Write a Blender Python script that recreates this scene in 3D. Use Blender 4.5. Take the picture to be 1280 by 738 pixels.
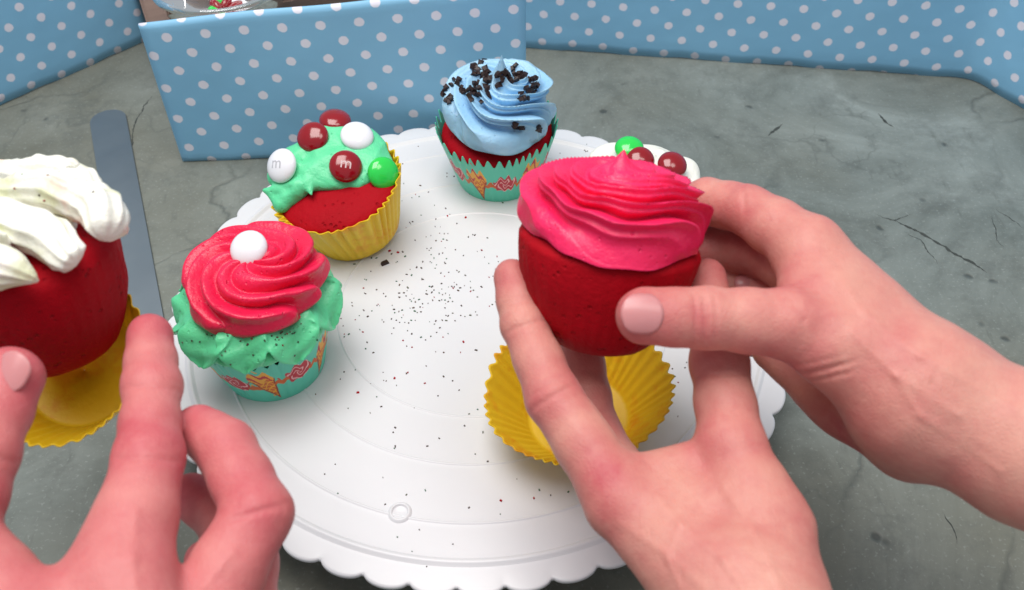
import bpy, bmesh, math, random
import numpy as np
from mathutils import Vector, Matrix
from mathutils.bvhtree import BVHTree

random.seed(7); rng = np.random.default_rng(7)
for o in list(bpy.data.objects): bpy.data.objects.remove(o)
scn = bpy.context.scene
COL = scn.collection

# ------------------------------------------------------------------ camera
# all positions are worked out in centimetres (origin: under the middle of the cake board,
# +Y away from the photographer) and written to Blender in metres
FPX, PITCH, ROLL, DIST = 1179.8, .807, -.013, 49.087
ZB = 3.0                                            # top of the cake board above the table
up_c = np.array([math.sin(ROLL)*math.cos(PITCH), -math.cos(ROLL)*math.cos(PITCH), -math.sin(PITCH)])
zc = np.array([0, 0, 1.]); Yc = zc-up_c*(zc@up_c); Yc /= np.linalg.norm(Yc); Xc = np.cross(Yc, up_c)
MC = np.stack([Xc, Yc, up_c])                       # camera axes (x right, y down, z forward) -> world
CAM = np.array([0, 0, ZB])-MC@(np.array([(596.7-640)/FPX, (380.8-369)/FPX, 1])*DIST)
def at(px, py, d): return CAM+MC@(np.array([(px-640)/FPX, (py-369)/FPX, 1])*d)
def ray(px, py): r = MC@np.array([(px-640)/FPX, (py-369)/FPX, 1]); return r/np.linalg.norm(r)
def atz(px, py, z): r = ray(px, py); return CAM+r*(z-CAM[2])/r[2]
def cdir(x, y, z): v = MC@np.array([x, y, z], float); return v/np.linalg.norm(v)
def dep(p): return (MC.T@(np.asarray(p)-CAM))[2]

cd = bpy.data.cameras.new('camera'); cam = bpy.data.objects.new('camera', cd); COL.objects.link(cam)
cd.sensor_width = 36; cd.lens = FPX/1280*36; cd.clip_start = .005; cd.clip_end = 50
mw = np.eye(4); mw[:3, 0] = MC[:, 0]; mw[:3, 1] = -MC[:, 1]; mw[:3, 2] = -MC[:, 2]; mw[:3, 3] = CAM/100
cam.matrix_world = Matrix(mw.tolist()); scn.camera = cam
cd.dof.use_dof = True; cd.dof.focus_distance = .47; cd.dof.aperture_fstop = 14

# ------------------------------------------------------------------ light
wd = bpy.data.worlds.new('World'); scn.world = wd; wd.use_nodes = True
wd.node_tree.nodes['Background'].inputs[0].default_value = (.86, .93, 1, 1)
wd.node_tree.nodes['Background'].inputs[1].default_value = .40
def area(name, loc, tgt, size, energy, col):
    l = bpy.data.lights.new(name, 'AREA'); l.shape = 'RECTANGLE'; l.size, l.size_y = size; l.energy = energy; l.color = col
    o = bpy.data.objects.new(name, l); COL.objects.link(o); o.location = loc
    o.rotation_euler = (Vector(tgt)-Vector(loc)).to_track_quat('-Z', 'Y').to_euler()
    return o
area('window_light', (-.22, .02, 1.25), (0, 0, .03), (.85, .75), 14, (1, .97, .93))
area('fill_light', (.45, -.35, 1.5), (0, .1, .03), (.5, .5), 4, (1, .95, .88))  # added fill lamp from the front, lifts the panel faces; no known room fixture
scn.view_settings.view_transform = 'Standard'; scn.view_settings.look = 'None'
scn.view_settings.exposure = .14; scn.view_settings.gamma = 1; scn.view_settings.use_curve_mapping = False
scn.render.engine = 'CYCLES'; scn.render.filter_size = 1.9

# ------------------------------------------------------------------ materials
def lin(r, g, b): return tuple((c/255/12.92 if c <= 10 else ((c/255+.055)/1.055)**2.4) for c in (r, g, b))+(1,)
class NT:
    def __init__(s, name):
        s.m = bpy.data.materials.new(name); s.m.use_nodes = True; s.t = s.m.node_tree; s.b = s.t.nodes['Principled BSDF']
    def n(s, typ, **kw):
        x = s.t.nodes.new(typ)
        for k, v in kw.items():
            if k.startswith('i_'): x.inputs[k[2:].replace('_', ' ')].default_value = v
            else: setattr(x, k, v)
        return x
    def l(s, a, b): s.t.links.new(a, b)
    def math(s, op, a, b=None, c=None):
        x = s.n('ShaderNodeMath', operation=op)
        for i, v in enumerate((a, b, c)):
            if v is None: continue
            if isinstance(v, (int, float)): x.inputs[i].default_value = v
            else: s.l(v, x.inputs[i])
        return x.outputs[0]
    def mix(s, f, a, b, bt='MIX'):
        x = s.n('ShaderNodeMix', data_type='RGBA', blend_type=bt)
        for i, v in ((0, f), (6, a), (7, b)):
            if isinstance(v, (int, float, tuple)): x.inputs[i].default_value = v
            else: s.l(v, x.inputs[i])
        return x.outputs[2]
    def noise(s, sc, det=3, rough=.55, vec=None, dist=0):
        x = s.n('ShaderNodeTexNoise'); x.inputs['Scale'].default_value = sc; x.inputs['Detail'].default_value = det
        x.inputs['Roughness'].default_value = rough; x.inputs['Distortion'].default_value = dist
        s.l(vec if vec is not None else s.obj(), x.inputs['Vector']); return x.outputs['Fac']
    def obj(s):
        if not hasattr(s, '_o'): s._o = s.n('ShaderNodeTexCoord').outputs['Object']
        return s._o
    def ramp(s, f, stops):
        x = s.n('ShaderNodeValToRGB'); e = x.color_ramp.elements
        while len(e) < len(stops): e.new(.5)
        for k, (p, c) in zip(e, stops): k.position = p; k.color = c
        s.l(f, x.inputs[0]); return x.outputs[0]
    def bump(s, h, dist, st=1):
        x = s.n('ShaderNodeBump'); x.inputs['Strength'].default_value = st; x.inputs['Distance'].default_value = dist
        s.l(h, x.inputs['Height']); s.l(x.outputs[0], s.b.inputs['Normal'])
    def set(s, **kw):
        for k, v in kw.items():
            i = s.b.inputs[k.replace('_', ' ')]
            if isinstance(v, (int, float, tuple, list)): i.default_value = v
            else: s.l(v, i)
        return s
def soft(name, col, col2, rough=.4, sc=60, bump=.0004, bsc=300, sss=0., ssr=(.6, .4, .3), ior=1.45, coat=0.):
    k = NT(name); c = k.mix(k.noise(sc, 4), col, col2); k.set(Base_Color=c, Roughness=rough, IOR=ior)
    if sss: k.set(Subsurface_Weight=sss, Subsurface_Radius=ssr, Subsurface_Scale=.004)
    if coat: k.set(Coat_Weight=coat, Coat_Roughness=.15)
    if bump and 'frosting' in name:
        v = k.n('ShaderNodeTexVoronoi', feature='F1'); v.inputs['Scale'].default_value = 420; k.l(k.obj(), v.inputs['Vector'])
        pit = k.math('MULTIPLY', k.ramp(v.outputs['Distance'], [(.12, (1, 1, 1, 1)), (.3, (0, 0, 0, 1))]), k.ramp(k.noise(150, 2), [(.52, (0, 0, 0, 1)), (.6, (1, 1, 1, 1))]))
        k.bump(k.math('SUBTRACT', k.math('ADD', k.noise(bsc, 4, .6), k.math('MULTIPLY', k.noise(900, 2), .25)), k.math('MULTIPLY', pit, .7)), .0006)
        k.set(Roughness=k.math('ADD', k.math('MULTIPLY', k.noise(90, 3), .3), rough-.12))
    elif bump: k.bump(k.noise(bsc, 3), bump)
    return k.m
m_pink = soft('pink_frosting', lin(220, 22, 66), lin(232, 40, 88), .30, 70, .0004, 260, .15, (1, .3, .4))
m_pink2 = soft('hot_pink_frosting', lin(232, 24, 82), lin(244, 48, 108), .36, 70, .0004, 260, .15, (1, .3, .4))
m_green = soft('mint_frosting', lin(84, 205, 146), lin(112, 222, 168), .34, 60, .0004, 240, .15, (.4, 1, .7))
m_blue = soft('blue_frosting', lin(134, 190, 230), lin(178, 216, 240), .36, 70, .0003, 260, .15, (.5, .7, 1))
m_white = soft('cream_frosting', lin(236, 236, 222), lin(246, 244, 238), .40, 60, .0004, 240, .15, (1, .9, .7))
k = NT('streaked_cream_frosting'); c = k.mix(k.noise(60, 4), lin(236, 236, 222), lin(246, 244, 238))
c = k.mix(k.math('MULTIPLY', k.ramp(k.noise(55, 3), [(.52, (0, 0, 0, 1)), (.64, (1, 1, 1, 1))]), .6), c, lin(212, 216, 160)); c = k.mix(k.math('MULTIPLY', k.ramp(k.noise(47, 3, .5, dist=.4), [(.58, (0, 0, 0, 1)), (.68, (1, 1, 1, 1))]), .5), c, lin(238, 170, 150))
k.set(Base_Color=c, Roughness=.38, Subsurface_Weight=.15, Subsurface_Radius=(1, .9, .7), Subsurface_Scale=.004); k.bump(k.math('ADD', k.noise(240, 4), k.math('MULTIPLY', k.noise(900, 2), .3)), .0006); m_cream = k.m
m_cake = soft('red_velvet', lin(150, 0, 12), lin(176, 2, 20), .7, 90, .0003, 420)
m_cake.node_tree.nodes['Principled BSDF'].inputs['Specular IOR Level'].default_value = .12
k = NT('red_crumb'); v = k.n('ShaderNodeTexVoronoi', feature='F1'); v.inputs['Scale'].default_value = 330; k.l(k.obj(), v.inputs['Vector'])
pit = k.math('MULTIPLY', k.ramp(v.outputs['Distance'], [(.15, (1, 1, 1, 1)), (.35, (0, 0, 0, 1))]), k.ramp(k.noise(120, 2), [(.5, (0, 0, 0, 1)), (.6, (1, 1, 1, 1))]))
c = k.mix(k.noise(70, 5, .65), lin(150, 0, 15), lin(178, 2, 26)); c = k.mix(k.math('MULTIPLY', pit, .3), c, lin(84, 0, 8)); k.set(Base_Color=c, Roughness=.7, Specular_IOR_Level=.15)
k.bump(k.math('SUBTRACT', k.noise(380, 4, .6), pit), .0007, .8); m_cake = k.m
m_choc = soft('chocolate', lin(34, 20, 20), lin(54, 34, 30), .45, 200, 0)
m_plast = soft('white_plastic', lin(212, 213, 218), lin(219, 219, 223), .32, 12, .00012, 60)
m_letter = soft('pale_print', lin(205, 175, 180), lin(215, 190, 190), .5, 60, 0)
m_letter2 = soft('grey_print', lin(176, 176, 186), lin(190, 190, 196), .5, 60, 0)
def candy_mat(n, c, c2): return soft(n, c, c2, .16, 90, .0001, 120, 0, coat=.6)
m_cred = candy_mat('red_shell', lin(128, 4, 18), lin(150, 10, 26)); m_cwhite = candy_mat('white_shell', lin(232, 232, 240), lin(238, 238, 244))
m_cgreen = candy_mat('green_shell', lin(28, 200, 70), lin(50, 214, 88))
k = NT('yellow_liner'); c = k.mix(k.noise(35, 4), lin(222, 176, 18), lin(238, 202, 36)); c = k.mix(k.math('MULTIPLY', k.ramp(k.noise(48, 5, .65), [(.54, (0, 0, 0, 1)), (.66, (1, 1, 1, 1))]), .6), c, lin(224, 134, 12)); k.set(Base_Color=c, Roughness=.5); k.bump(k.noise(260, 3), .0003)
k.set(Transmission_Weight=.0, Subsurface_Weight=.1, Subsurface_Radius=(1, .7, .1), Subsurface_Scale=.003); m_yellow = k.m
k = NT('printed_liner'); a = k.n('ShaderNodeAttribute', attribute_name='print'); k.set(Base_Color=a.outputs['Color'], Roughness=.42); m_print = k.m
k = NT('sprinkle_colours'); g = k.n('ShaderNodeNewGeometry')
k.set(Base_Color=k.ramp(g.outputs['Random Per Island'], [(0, lin(66, 50, 42)), (.5, lin(92, 74, 60)), (.62, lin(48, 96, 68)), (.8, lin(92, 96, 78)), (.9, lin(150, 36, 44))]), Roughness=.5)
k.t.nodes[-1].color_ramp.interpolation = 'CONSTANT' if k.t.nodes[-1].type == 'VALTORGB' else None
m_spr = k.m
# skin
def skin(name, base, red, pale):
    k = NT(name); a = k.n('ShaderNodeAttribute', attribute_name='flush').outputs['Fac']
    c = k.mix(k.noise(45, 4, .6), base, pale)
    mot = k.math('MULTIPLY', k.ramp(k.noise(42, 6, .7), [(.4, (0, 0, 0, 1)), (.68, (1, 1, 1, 1))]), .42)
    f = k.math('MINIMUM', k.math('ADD', a, mot), 1.0)
    c = k.mix(f, c, red)
    k.set(Base_Color=c, Roughness=k.math('ADD', k.math('MULTIPLY', k.noise(300, 2), .15), .42), IOR=1.4,
          Subsurface_Weight=.22, Subsurface_Radius=(1, .35, .25), Subsurface_Scale=.004)
    v = k.n('ShaderNodeTexVoronoi', feature='DISTANCE_TO_EDGE'); v.inputs['Scale'].default_value = 900; k.l(k.obj(), v.inputs['Vector'])
    cr = k.n('ShaderNodeAttribute', attribute_name='crease').outputs['Fac']
    w = k.noise(120, 4, .6)
    h = k.math('ADD', k.math('MULTIPLY', v.outputs['Distance'], .5), k.math('MULTIPLY', w, 1.2))
    lines = k.n('ShaderNodeTexVoronoi', feature='DISTANCE_TO_EDGE'); lines.inputs['Scale'].default_value = 330
    nz = k.n('ShaderNodeTexNoise'); nz.inputs['Scale'].default_value = 200; k.l(k.obj(), nz.inputs['Vector'])
    ad = k.n('ShaderNodeVectorMath', operation='MULTIPLY_ADD'); k.l(nz.outputs['Color'], ad.inputs[0]); ad.inputs[1].default_value = (.004,)*3; k.l(k.obj(), ad.inputs[2]); k.l(ad.outputs[0], lines.inputs['Vector'])
    ln = k.ramp(lines.outputs['Distance'], [(0, (0, 0, 0, 1)), (.16, (1, 1, 1, 1))])
    h = k.math('ADD', h, k.math('MULTIPLY', ln, .12))
    k.bump(h, .0004, .75)
    return k.m
m_skin = skin('warm_skin', lin(205, 140, 127), lin(186, 84, 92), lin(222, 170, 154))
m_skin2 = skin('pink_skin', lin(204, 124, 122), lin(188, 76, 90), lin(216, 146, 140))
m_nail = soft('nail', lin(196, 124, 128), lin(206, 142, 142), .3, 40, .0001, 80, .2, (1, .4, .3))
# glass, metal, wood
k = NT('glass'); k.set(Base_Color=(.93, .97, .97, 1), Transmission_Weight=1., Roughness=.03, IOR=1.48); m_glass = k.m
k = NT('steel'); k.set(Base_Color=k.mix(k.noise(30, 3), lin(126, 135, 142), lin(146, 154, 160)), Metallic=1., Roughness=k.math('ADD', k.math('MULTIPLY', k.noise(25, 3), .18), .42)); m_steel = k.m
m_handle = soft('dark_handle', lin(40, 44, 50), lin(54, 58, 62), .4, 40, .0001, 200)
k = NT('brown_wood'); mp = k.n('ShaderNodeMapping'); mp.inputs['Scale'].default_value = (1, 8, 8); k.l(k.obj(), mp.inputs[0])
k.set(Base_Color=k.mix(k.noise(14, 5, .6, mp.outputs[0]), lin(98, 78, 70), lin(134, 110, 98)), Roughness=.5); m_wood = k.m
# polka dots: lattice in centimetres on the sheet's own UVs
def dots(name, rot, sx, sy, r, blue, blue2):
    k = NT(name); uv = k.n('ShaderNodeUVMap', uv_map='UVMap')
    mp = k.n('ShaderNodeMapping'); mp.inputs['Rotation'].default_value = (0, 0, rot); k.l(uv.outputs[0], mp.inputs[0])
    def grid(ox, oy):
        s = k.n('ShaderNodeSeparateXYZ'); k.l(mp.outputs[0], s.inputs[0]); o = []
        for ax, sp, of in (('X', sx, ox), ('Y', sy, oy)):
            f = k.math('FRACT', k.math('ADD', k.math('DIVIDE', s.outputs[ax], sp), of))
            o.append(k.math('MULTIPLY', k.math('SUBTRACT', f, .5), sp))
        return k.math('SQRT', k.math('ADD', k.math('MULTIPLY', o[0], o[0]), k.math('MULTIPLY', o[1], o[1])))
    d = k.math('MINIMUM', grid(0, 0), grid(.5, .5))
    d = k.math('ADD', d, k.math('MULTIPLY', k.math('SUBTRACT', k.noise(420, 3), .5), .10))
    f = k.n('ShaderNodeMapRange'); f.inputs['From Min'].default_value = r-.03; f.inputs['From Max'].default_value = r+.03
    f.inputs['To Min'].default_value = 1; f.inputs['To Max'].default_value = 0; k.l(d, f.inputs[0])
    base = k.mix(k.noise(9, 4), blue, blue2)
    k.set(Base_Color=k.mix(f.outputs[0], base, lin(236, 234, 248)), Roughness=.5)
    k.bump(k.math('ADD', k.noise(14, 3), k.math('MULTIPLY', k.noise(900, 2), .03)), .004, .5)
    return k.m
m_dot = dots('polka_dot_paper', math.radians(-3), 2.28, 2.28, .30, lin(128, 186, 224), lin(142, 198, 232))
m_dot2 = dots('polka_dot_paper_plain', math.radians(2), 2.28, 2.28, .30, lin(128, 186, 224), lin(142, 198, 232))

# stone table: cloudy grey, smudges, hairline cracks and a few pits
k = NT('grey_stone')
c = k.ramp(k.noise(8, 9, .68, dist=.9), [(.30, lin(88, 94, 89)), (.46, lin(116, 123, 119)), (.54, lin(126, 133, 129)), (.70, lin(152, 160, 157))])
c = k.mix(k.math('MULTIPLY', k.ramp(k.noise(2.6, 3), [(.44, (0, 0, 0, 1)), (.60, (1, 1, 1, 1))]), .62), c, lin(106, 103, 88))
c = k.mix(k.math('MULTIPLY', k.ramp(k.noise(30, 8, .75), [(.50, (0, 0, 0, 1)), (.66, (1, 1, 1, 1))]), .5), c, lin(84, 88, 84))
def veins(scale, dist, wid, seed):
    mp = k.n('ShaderNodeMapping'); mp.inputs['Location'].default_value = (seed, seed*.7, 0); k.l(k.obj(), mp.inputs[0])
    nz = k.n('ShaderNodeTexNoise'); nz.inputs['Scale'].default_value = scale*1.6; nz.inputs['Detail'].default_value = 5; k.l(mp.outputs[0], nz.inputs['Vector'])
    ad = k.n('ShaderNodeVectorMath', operation='MULTIPLY_ADD'); k.l(nz.outputs['Color'], ad.inputs[0]); ad.inputs[1].default_value = (dist,)*3; k.l(mp.outputs[0], ad.inputs[2])
    v = k.n('ShaderNodeTexVoronoi', feature='DISTANCE_TO_EDGE'); v.inputs['Scale'].default_value = scale; k.l(ad.outputs[0], v.inputs['Vector'])
    ln = k.ramp(v.outputs['Distance'], [(0, (1, 1, 1, 1)), (wid, (0, 0, 0, 1))])
    return k.math('MULTIPLY', ln, k.ramp(k.noise(5+seed, 3), [(.5, (0, 0, 0, 1)), (.6, (1, 1, 1, 1))]))
mp = k.n('ShaderNodeMapping'); mp.inputs['Scale'].default_value = (1, .22, 1); mp.inputs['Rotation'].default_value = (0, 0, .6); k.l(k.obj(), mp.inputs[0])
c = k.mix(k.math('MULTIPLY', k.ramp(k.noise(150, 4, .6, mp.outputs[0]), [(.62, (0, 0, 0, 1)), (.70, (1, 1, 1, 1))]), .35), c, lin(84, 88, 82))
c = k.mix(k.math('MULTIPLY', k.ramp(k.noise(520, 2), [(.6, (0, 0, 0, 1)), (.7, (1, 1, 1, 1))]), .25), c, lin(170, 176, 172))
v1 = veins(7, .12, .022, 1.3); v2 = veins(16, .07, .03, 4.1)
pits = k.n('ShaderNodeTexVoronoi', feature='F1'); pits.inputs['Scale'].default_value = 60; k.l(k.obj(), pits.inputs['Vector'])
pt = k.math('MULTIPLY', k.ramp(pits.outputs['Distance'], [(.10, (1, 1, 1, 1)), (.2, (0, 0, 0, 1))]), k.ramp(k.noise(30, 1), [(.58, (0, 0, 0, 1)), (.62, (1, 1, 1, 1))]))
c = k.mix(k.math('MULTIPLY', v1, .5), c, lin(66, 70, 66)); c = k.mix(k.math('MULTIPLY', v2, .4), c, lin(80, 84, 80)); c = k.mix(k.math('MULTIPLY', pt, .7), c, lin(50, 54, 52))
k.set(Base_Color=c, Roughness=k.math('ADD', k.math('MULTIPLY', k.noise(18, 4), .2), .38))
h = k.math('SUBTRACT', k.noise(40, 6, .65), k.math('ADD', v1, pt)); k.bump(h, .0008, .5)
m_stone = k.m

# ------------------------------------------------------------------ mesh helpers (input in cm, world axes)
def mesh_obj(name, V, Fs, mat, parent=None, org=None, smooth=True, mw=None, link=True):
    V = np.asarray(V, float)
    if org is None: org = np.array([0, 0, 0.])
    me = bpy.data.meshes.new(name); me.from_pydata(((V-org)/100).tolist(), [], [list(map(int, f)) for f in Fs] if not isinstance(Fs, np.ndarray) else Fs.tolist())
    if smooth: me.polygons.foreach_set('use_smooth', [True]*len(me.polygons))
    me.materials.append(mat); me.update()
    o = bpy.data.objects.new(name, me); COL.objects.link(o); o.location = Vector(org/100)
    if parent is not None:
        o.parent = parent; o.location = Vector((np.asarray(org)/100))-ABS.get(parent.name, Vector((0, 0, 0)))
    ABS[o.name] = Vector(org/100)
    return o
ABS = {}
def thing(name, loc, label, cat, group=None):
    o = bpy.data.objects.new(name, None); COL.objects.link(o); o.empty_display_size = .02
    o.location = Vector(np.asarray(loc)/100); ABS[o.name] = o.location.copy(); tag(o, label, cat, group); return o
def tag(o, label=None, cat=None, group=None, kind=None):
    for kk, v in (('label', label), ('category', cat), ('group', group), ('kind', kind)):
        if v: o[kk] = v
    return o
def child(name, V, Fs, mat, parent, smooth=True):
    p = np.array(ABS[parent.name])*100
    return mesh_obj(name, V, Fs, mat, parent, p, smooth)
def frame(axis, xref=(1, 0, 0)):
    a = np.asarray(axis, float); a = a/np.linalg.norm(a); x = np.asarray(xref, float); x = x-a*(x@a); x /= np.linalg.norm(x)
    return np.stack([x, np.cross(a, x), a], 1)          # columns: x, y, axis
def put(V, org, R): return np.asarray(org)+np.asarray(V)@np.asarray(R).T
def grid_faces(n, m, wrap=True, base=0, flip=False):
    i = np.arange(n-1)[:, None]; j = np.arange(m if wrap else m-1)[None]; j2 = (j+1) % m
    q = np.stack([i*m+j, i*m+j2, (i+1)*m+j2, (i+1)*m+j], -1).reshape(-1, 4)+base
    return q[:, ::-1] if flip else q
def lathe(prof, m=96, cap=True):
    prof = np.array(prof, float); th = np.linspace(0, 2*np.pi, m, endpoint=False)
    V = np.stack([prof[:, 0][:, None]*np.cos(th), prof[:, 0][:, None]*np.sin(th), np.repeat(prof[:, 1][:, None], m, 1)], -1).reshape(-1, 3)
    return V, grid_faces(len(prof), m)
NDIR = rng.normal(size=(24, 3)); NDIR /= np.linalg.norm(NDIR, axis=1)[:, None]; NPH = rng.uniform(0, 6.28, 24)
def snoise(P, freq, seed=0, n=6):
    o = 0
    for i in range(n):
        kx = (i+seed*5) % 24; f = freq*(.7+.16*i); o = o+np.sin((P[..., 0]*NDIR[kx, 0]+P[..., 1]*NDIR[kx, 1]+P[..., 2]*NDIR[kx, 2])*f+NPH[kx]+seed)
    return o/math.sqrt(n)
# signed distance modelling
def smin(a, b, kk):
    if kk <= 0: return np.minimum(a, b)
    h = np.clip(.5+.5*(b-a)/kk, 0, 1); return b*(1-h)+a*h-kk*h*(1-h)
def cap_d(P, a, b, r1, r2):
    ba = b-a; L = ba@ba; t = np.clip(((P-a)@ba)/max(L, 1e-9), 0, 1)
    return np.linalg.norm(P-a-t[..., None]*ba, axis=-1)-(r1+(r2-r1)*t)
def ell_d(P, c, R, rad):
    q = ((P-c)@R)/np.asarray(rad); n = np.linalg.norm(q, axis=-1); return (n-1)*min(rad)*np.minimum(1.0, 1)*1.0
def surface_nets(D, org, h):
    S = D < 0; nx, ny, nz = D.shape
    idx = -np.ones((nx-1, ny-1, nz-1), np.int64)
    cnt = np.zeros((nx-1, ny-1, nz-1), np.int8)
    for dx in (0, 1):
        for dy in (0, 1):
            for dz in (0, 1): cnt += S[dx:nx-1+dx, dy:ny-1+dy, dz:nz-1+dz]
    act = (cnt > 0) & (cnt < 8); I = np.argwhere(act); idx[act] = np.arange(len(I))
    acc = np.zeros((len(I), 3)); num = np.zeros(len(I))
    cs = [(0, 0, 0), (1, 0, 0), (0, 1, 0), (1, 1, 0), (0, 0, 1), (1, 0, 1), (0, 1, 1), (1, 1, 1)]
    vals = [D[I[:, 0]+c[0], I[:, 1]+c[1], I[:, 2]+c[2]] for c in cs]
    for a in range(8):
        for ax in range(3):
            if cs[a][ax] == 0:
                b = a | (1 << ax); va, vb = vals[a], vals[b]; m = (va < 0) != (vb < 0)
                t = np.where(m, va/np.where(m, va-vb, 1), 0)
                p = np.array(cs[a], float)[None].repeat(len(I), 0); p[:, ax] += t
                acc += p*m[:, None]; num += m
    V = (I+acc/num[:, None])*h+org
    Q = []
    for ax in range(3):
        sl0 = [slice(None)]*3; sl1 = [slice(None)]*3; sl0[ax] = slice(0, -1); sl1[ax] = slice(1, None)
        s0, s1 = S[tuple(sl0)], S[tuple(sl1)]; E = np.argwhere(s0 != s1); fl = s0[tuple(E.T)]
        u, v = (ax+1) % 3, (ax+2) % 3
        ok = (E[:, u] > 0) & (E[:, v] > 0) & (E[:, u] < D.shape[u]-1) & (E[:, v] < D.shape[v]-1); E = E[ok]; fl = fl[ok]
        def ix(du, dv):
            e = E.copy(); e[:, u] += du; e[:, v] += dv; return idx[e[:, 0], e[:, 1], e[:, 2]]
        q = np.stack([ix(-1, -1), ix(0, -1), ix(0, 0), ix(-1, 0)], 1); q[~fl] = q[~fl][:, ::-1]; Q.append(q)
    return V, np.concatenate(Q)
class Sdf:
    """list of smooth-blended pieces evaluated only where they matter"""
    def __init__(s, lo, hi, h):
        s.lo = np.asarray(lo, float); s.h = h; s.n = np.ceil((np.asarray(hi)-s.lo)/h).astype(int)+1
        s.ax = [s.lo[i]+h*np.arange(s.n[i]) for i in range(3)]; s.D = np.full(tuple(s.n), 5., np.float64)
    def win(s, lo, hi):
        a = np.maximum(0, np.floor((np.asarray(lo)-s.lo)/s.h).astype(int)); b = np.minimum(s.n, np.ceil((np.asarray(hi)-s.lo)/s.h).astype(int)+1)
        if np.any(b <= a): return None, None
        sl = tuple(slice(a[i], b[i]) for i in range(3))
        return sl, np.stack(np.meshgrid(*[s.ax[i][sl[i]] for i in range(3)], indexing='ij'), -1)
    def add(s, fn, lo, hi, kk, sub=False):
        sl, P = s.win(np.asarray(lo)-kk-.3, np.asarray(hi)+kk+.3)
        if sl is None: return
        d = fn(P); s.D[sl] = -smin(-s.D[sl], d, kk) if sub else smin(s.D[sl], d, kk)
    def cap(s, a, b, r1, r2, kk=.3):
        a, b = np.asarray(a, float), np.asarray(b, float); r = max(r1, r2)
        s.add(lambda P: cap_d(P, a, b, r1, r2), np.minimum(a, b)-r, np.maximum(a, b)+r, kk)
    def ell(s, c, R, rad, kk=.3, sub=False):
        c = np.asarray(c, float); r = max(rad)
        s.add((lambda P: -ell_d(P, c, R, rad)) if False else (lambda P: ell_d(P, c, R, rad)) if not sub else (lambda P: ell_d(P, c, R, rad)), c-r, c+r, kk) if not sub else s._sub(c, R, rad, kk)
    def _sub(s, c, R, rad, kk):
        r = max(rad); sl, P = s.win(c-r-kk-.2, c+r+kk+.2)
        if sl is None: return
        d = -ell_d(P, c, R, rad); s.D[sl] = -smin(-s.D[sl], -d, kk)
    def noise(s, amp, freq, seed=0, band=1.0):
        m = np.abs(s.D) < band; I = np.argwhere(m); P = s.lo+I*s.h; s.D[m] += amp*snoise(P, freq, seed)
    def ridged(s, amp, freq, seed=0, band=.8):
        m = np.abs(s.D) < band; I = np.argwhere(m); P = s.lo+I*s.h; P = P+.25*np.stack([snoise(P, 1.3, seed+q) for q in (1, 2, 3)], 1); s.D[m] -= amp*(.6-np.minimum(1, np.abs(snoise(P, freq, seed))))
    def mesh(s): return surface_nets(s.D, s.lo, s.h)
def attr(o, name, vals):
    a = o.data.attributes.new(name, 'FLOAT', 'POINT'); a.data.foreach_set('value', np.asarray(vals, np.float32))
EYE = np.eye(3)

# ------------------------------------------------------------------ table
V = []; n = 2
tb = mesh_obj('tabletop', [(-150, -120, 0), (150, -120, 0), (150, 130, 0), (-150, 130, 0), (-150, -120, -3), (150, -120, -3), (150, 130, -3), (-150, 130, -3)],
              [(0, 1, 2, 3), (7, 6, 5, 4), (0, 4, 5, 1), (1, 5, 6, 2), (2, 6, 7, 3), (3, 7, 4, 0)], m_stone, smooth=False)
k = NT('crack'); k.set(Base_Color=k.mix(k.noise(60, 3), lin(44, 48, 46), lin(70, 74, 70)), Roughness=.7); m_crack = k.m
def crack(pix, w0, seed, jit=.12):
    P = np.array([atz(x, y, .006) for x, y in pix]); L = np.concatenate([[0], np.cumsum(np.linalg.norm(np.diff(P, axis=0), axis=1))]); u = np.linspace(0, L[-1], max(4, int(L[-1]/.14)))
    Q = np.stack([np.interp(u, L, P[:, i]) for i in range(3)], 1); r = np.random.default_rng(seed); T = np.gradient(Q, axis=0); T /= np.linalg.norm(T, axis=1)[:, None]; N = np.stack([-T[:, 1], T[:, 0], 0*u], 1)
    off = np.cumsum(r.normal(0, 1, len(u))); off = (off-np.linspace(off[0], off[-1], len(u)))*jit*.25; w = w0*r.uniform(.3, 1.2, len(u))*np.minimum(1, np.minimum(u+.1, L[-1]-u+.1)/1.0)
    V = np.concatenate([Q+N*(off+w)[:, None], Q+N*(off-w)[:, None]]); n = len(u)
    mesh_obj('crack', V, [(i, i+n, i+1+n, i+1) for i in range(n-1)], m_crack, tb, smooth=False)
crack([(1118, 276), (1150, 292), (1190, 315), (1234, 341)], .10, 1); crack([(1095, 268), (1118, 276), (1138, 268)], .05, 2); crack([(1098, 142), (1108, 153), (1118, 160)], .13, 3, .05); crack([(960, 170), (978, 155)], .14, 4, .05)
crack([(1245, 262), (1262, 272), (1280, 286)], .05, 5); crack([(1130, 290), (1150, 300), (1172, 330)], .04, 6); crack([(160, 190), (172, 150), (190, 120)], .06, 8); crack([(1178, 640), (1190, 660), (1196, 680)], .05, 9); crack([(1240, 270), (1245, 300), (1255, 310)], .04, 10)
tag(tb, 'grey mottled stone tabletop with dark hairline cracks', kind='structure')

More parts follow.
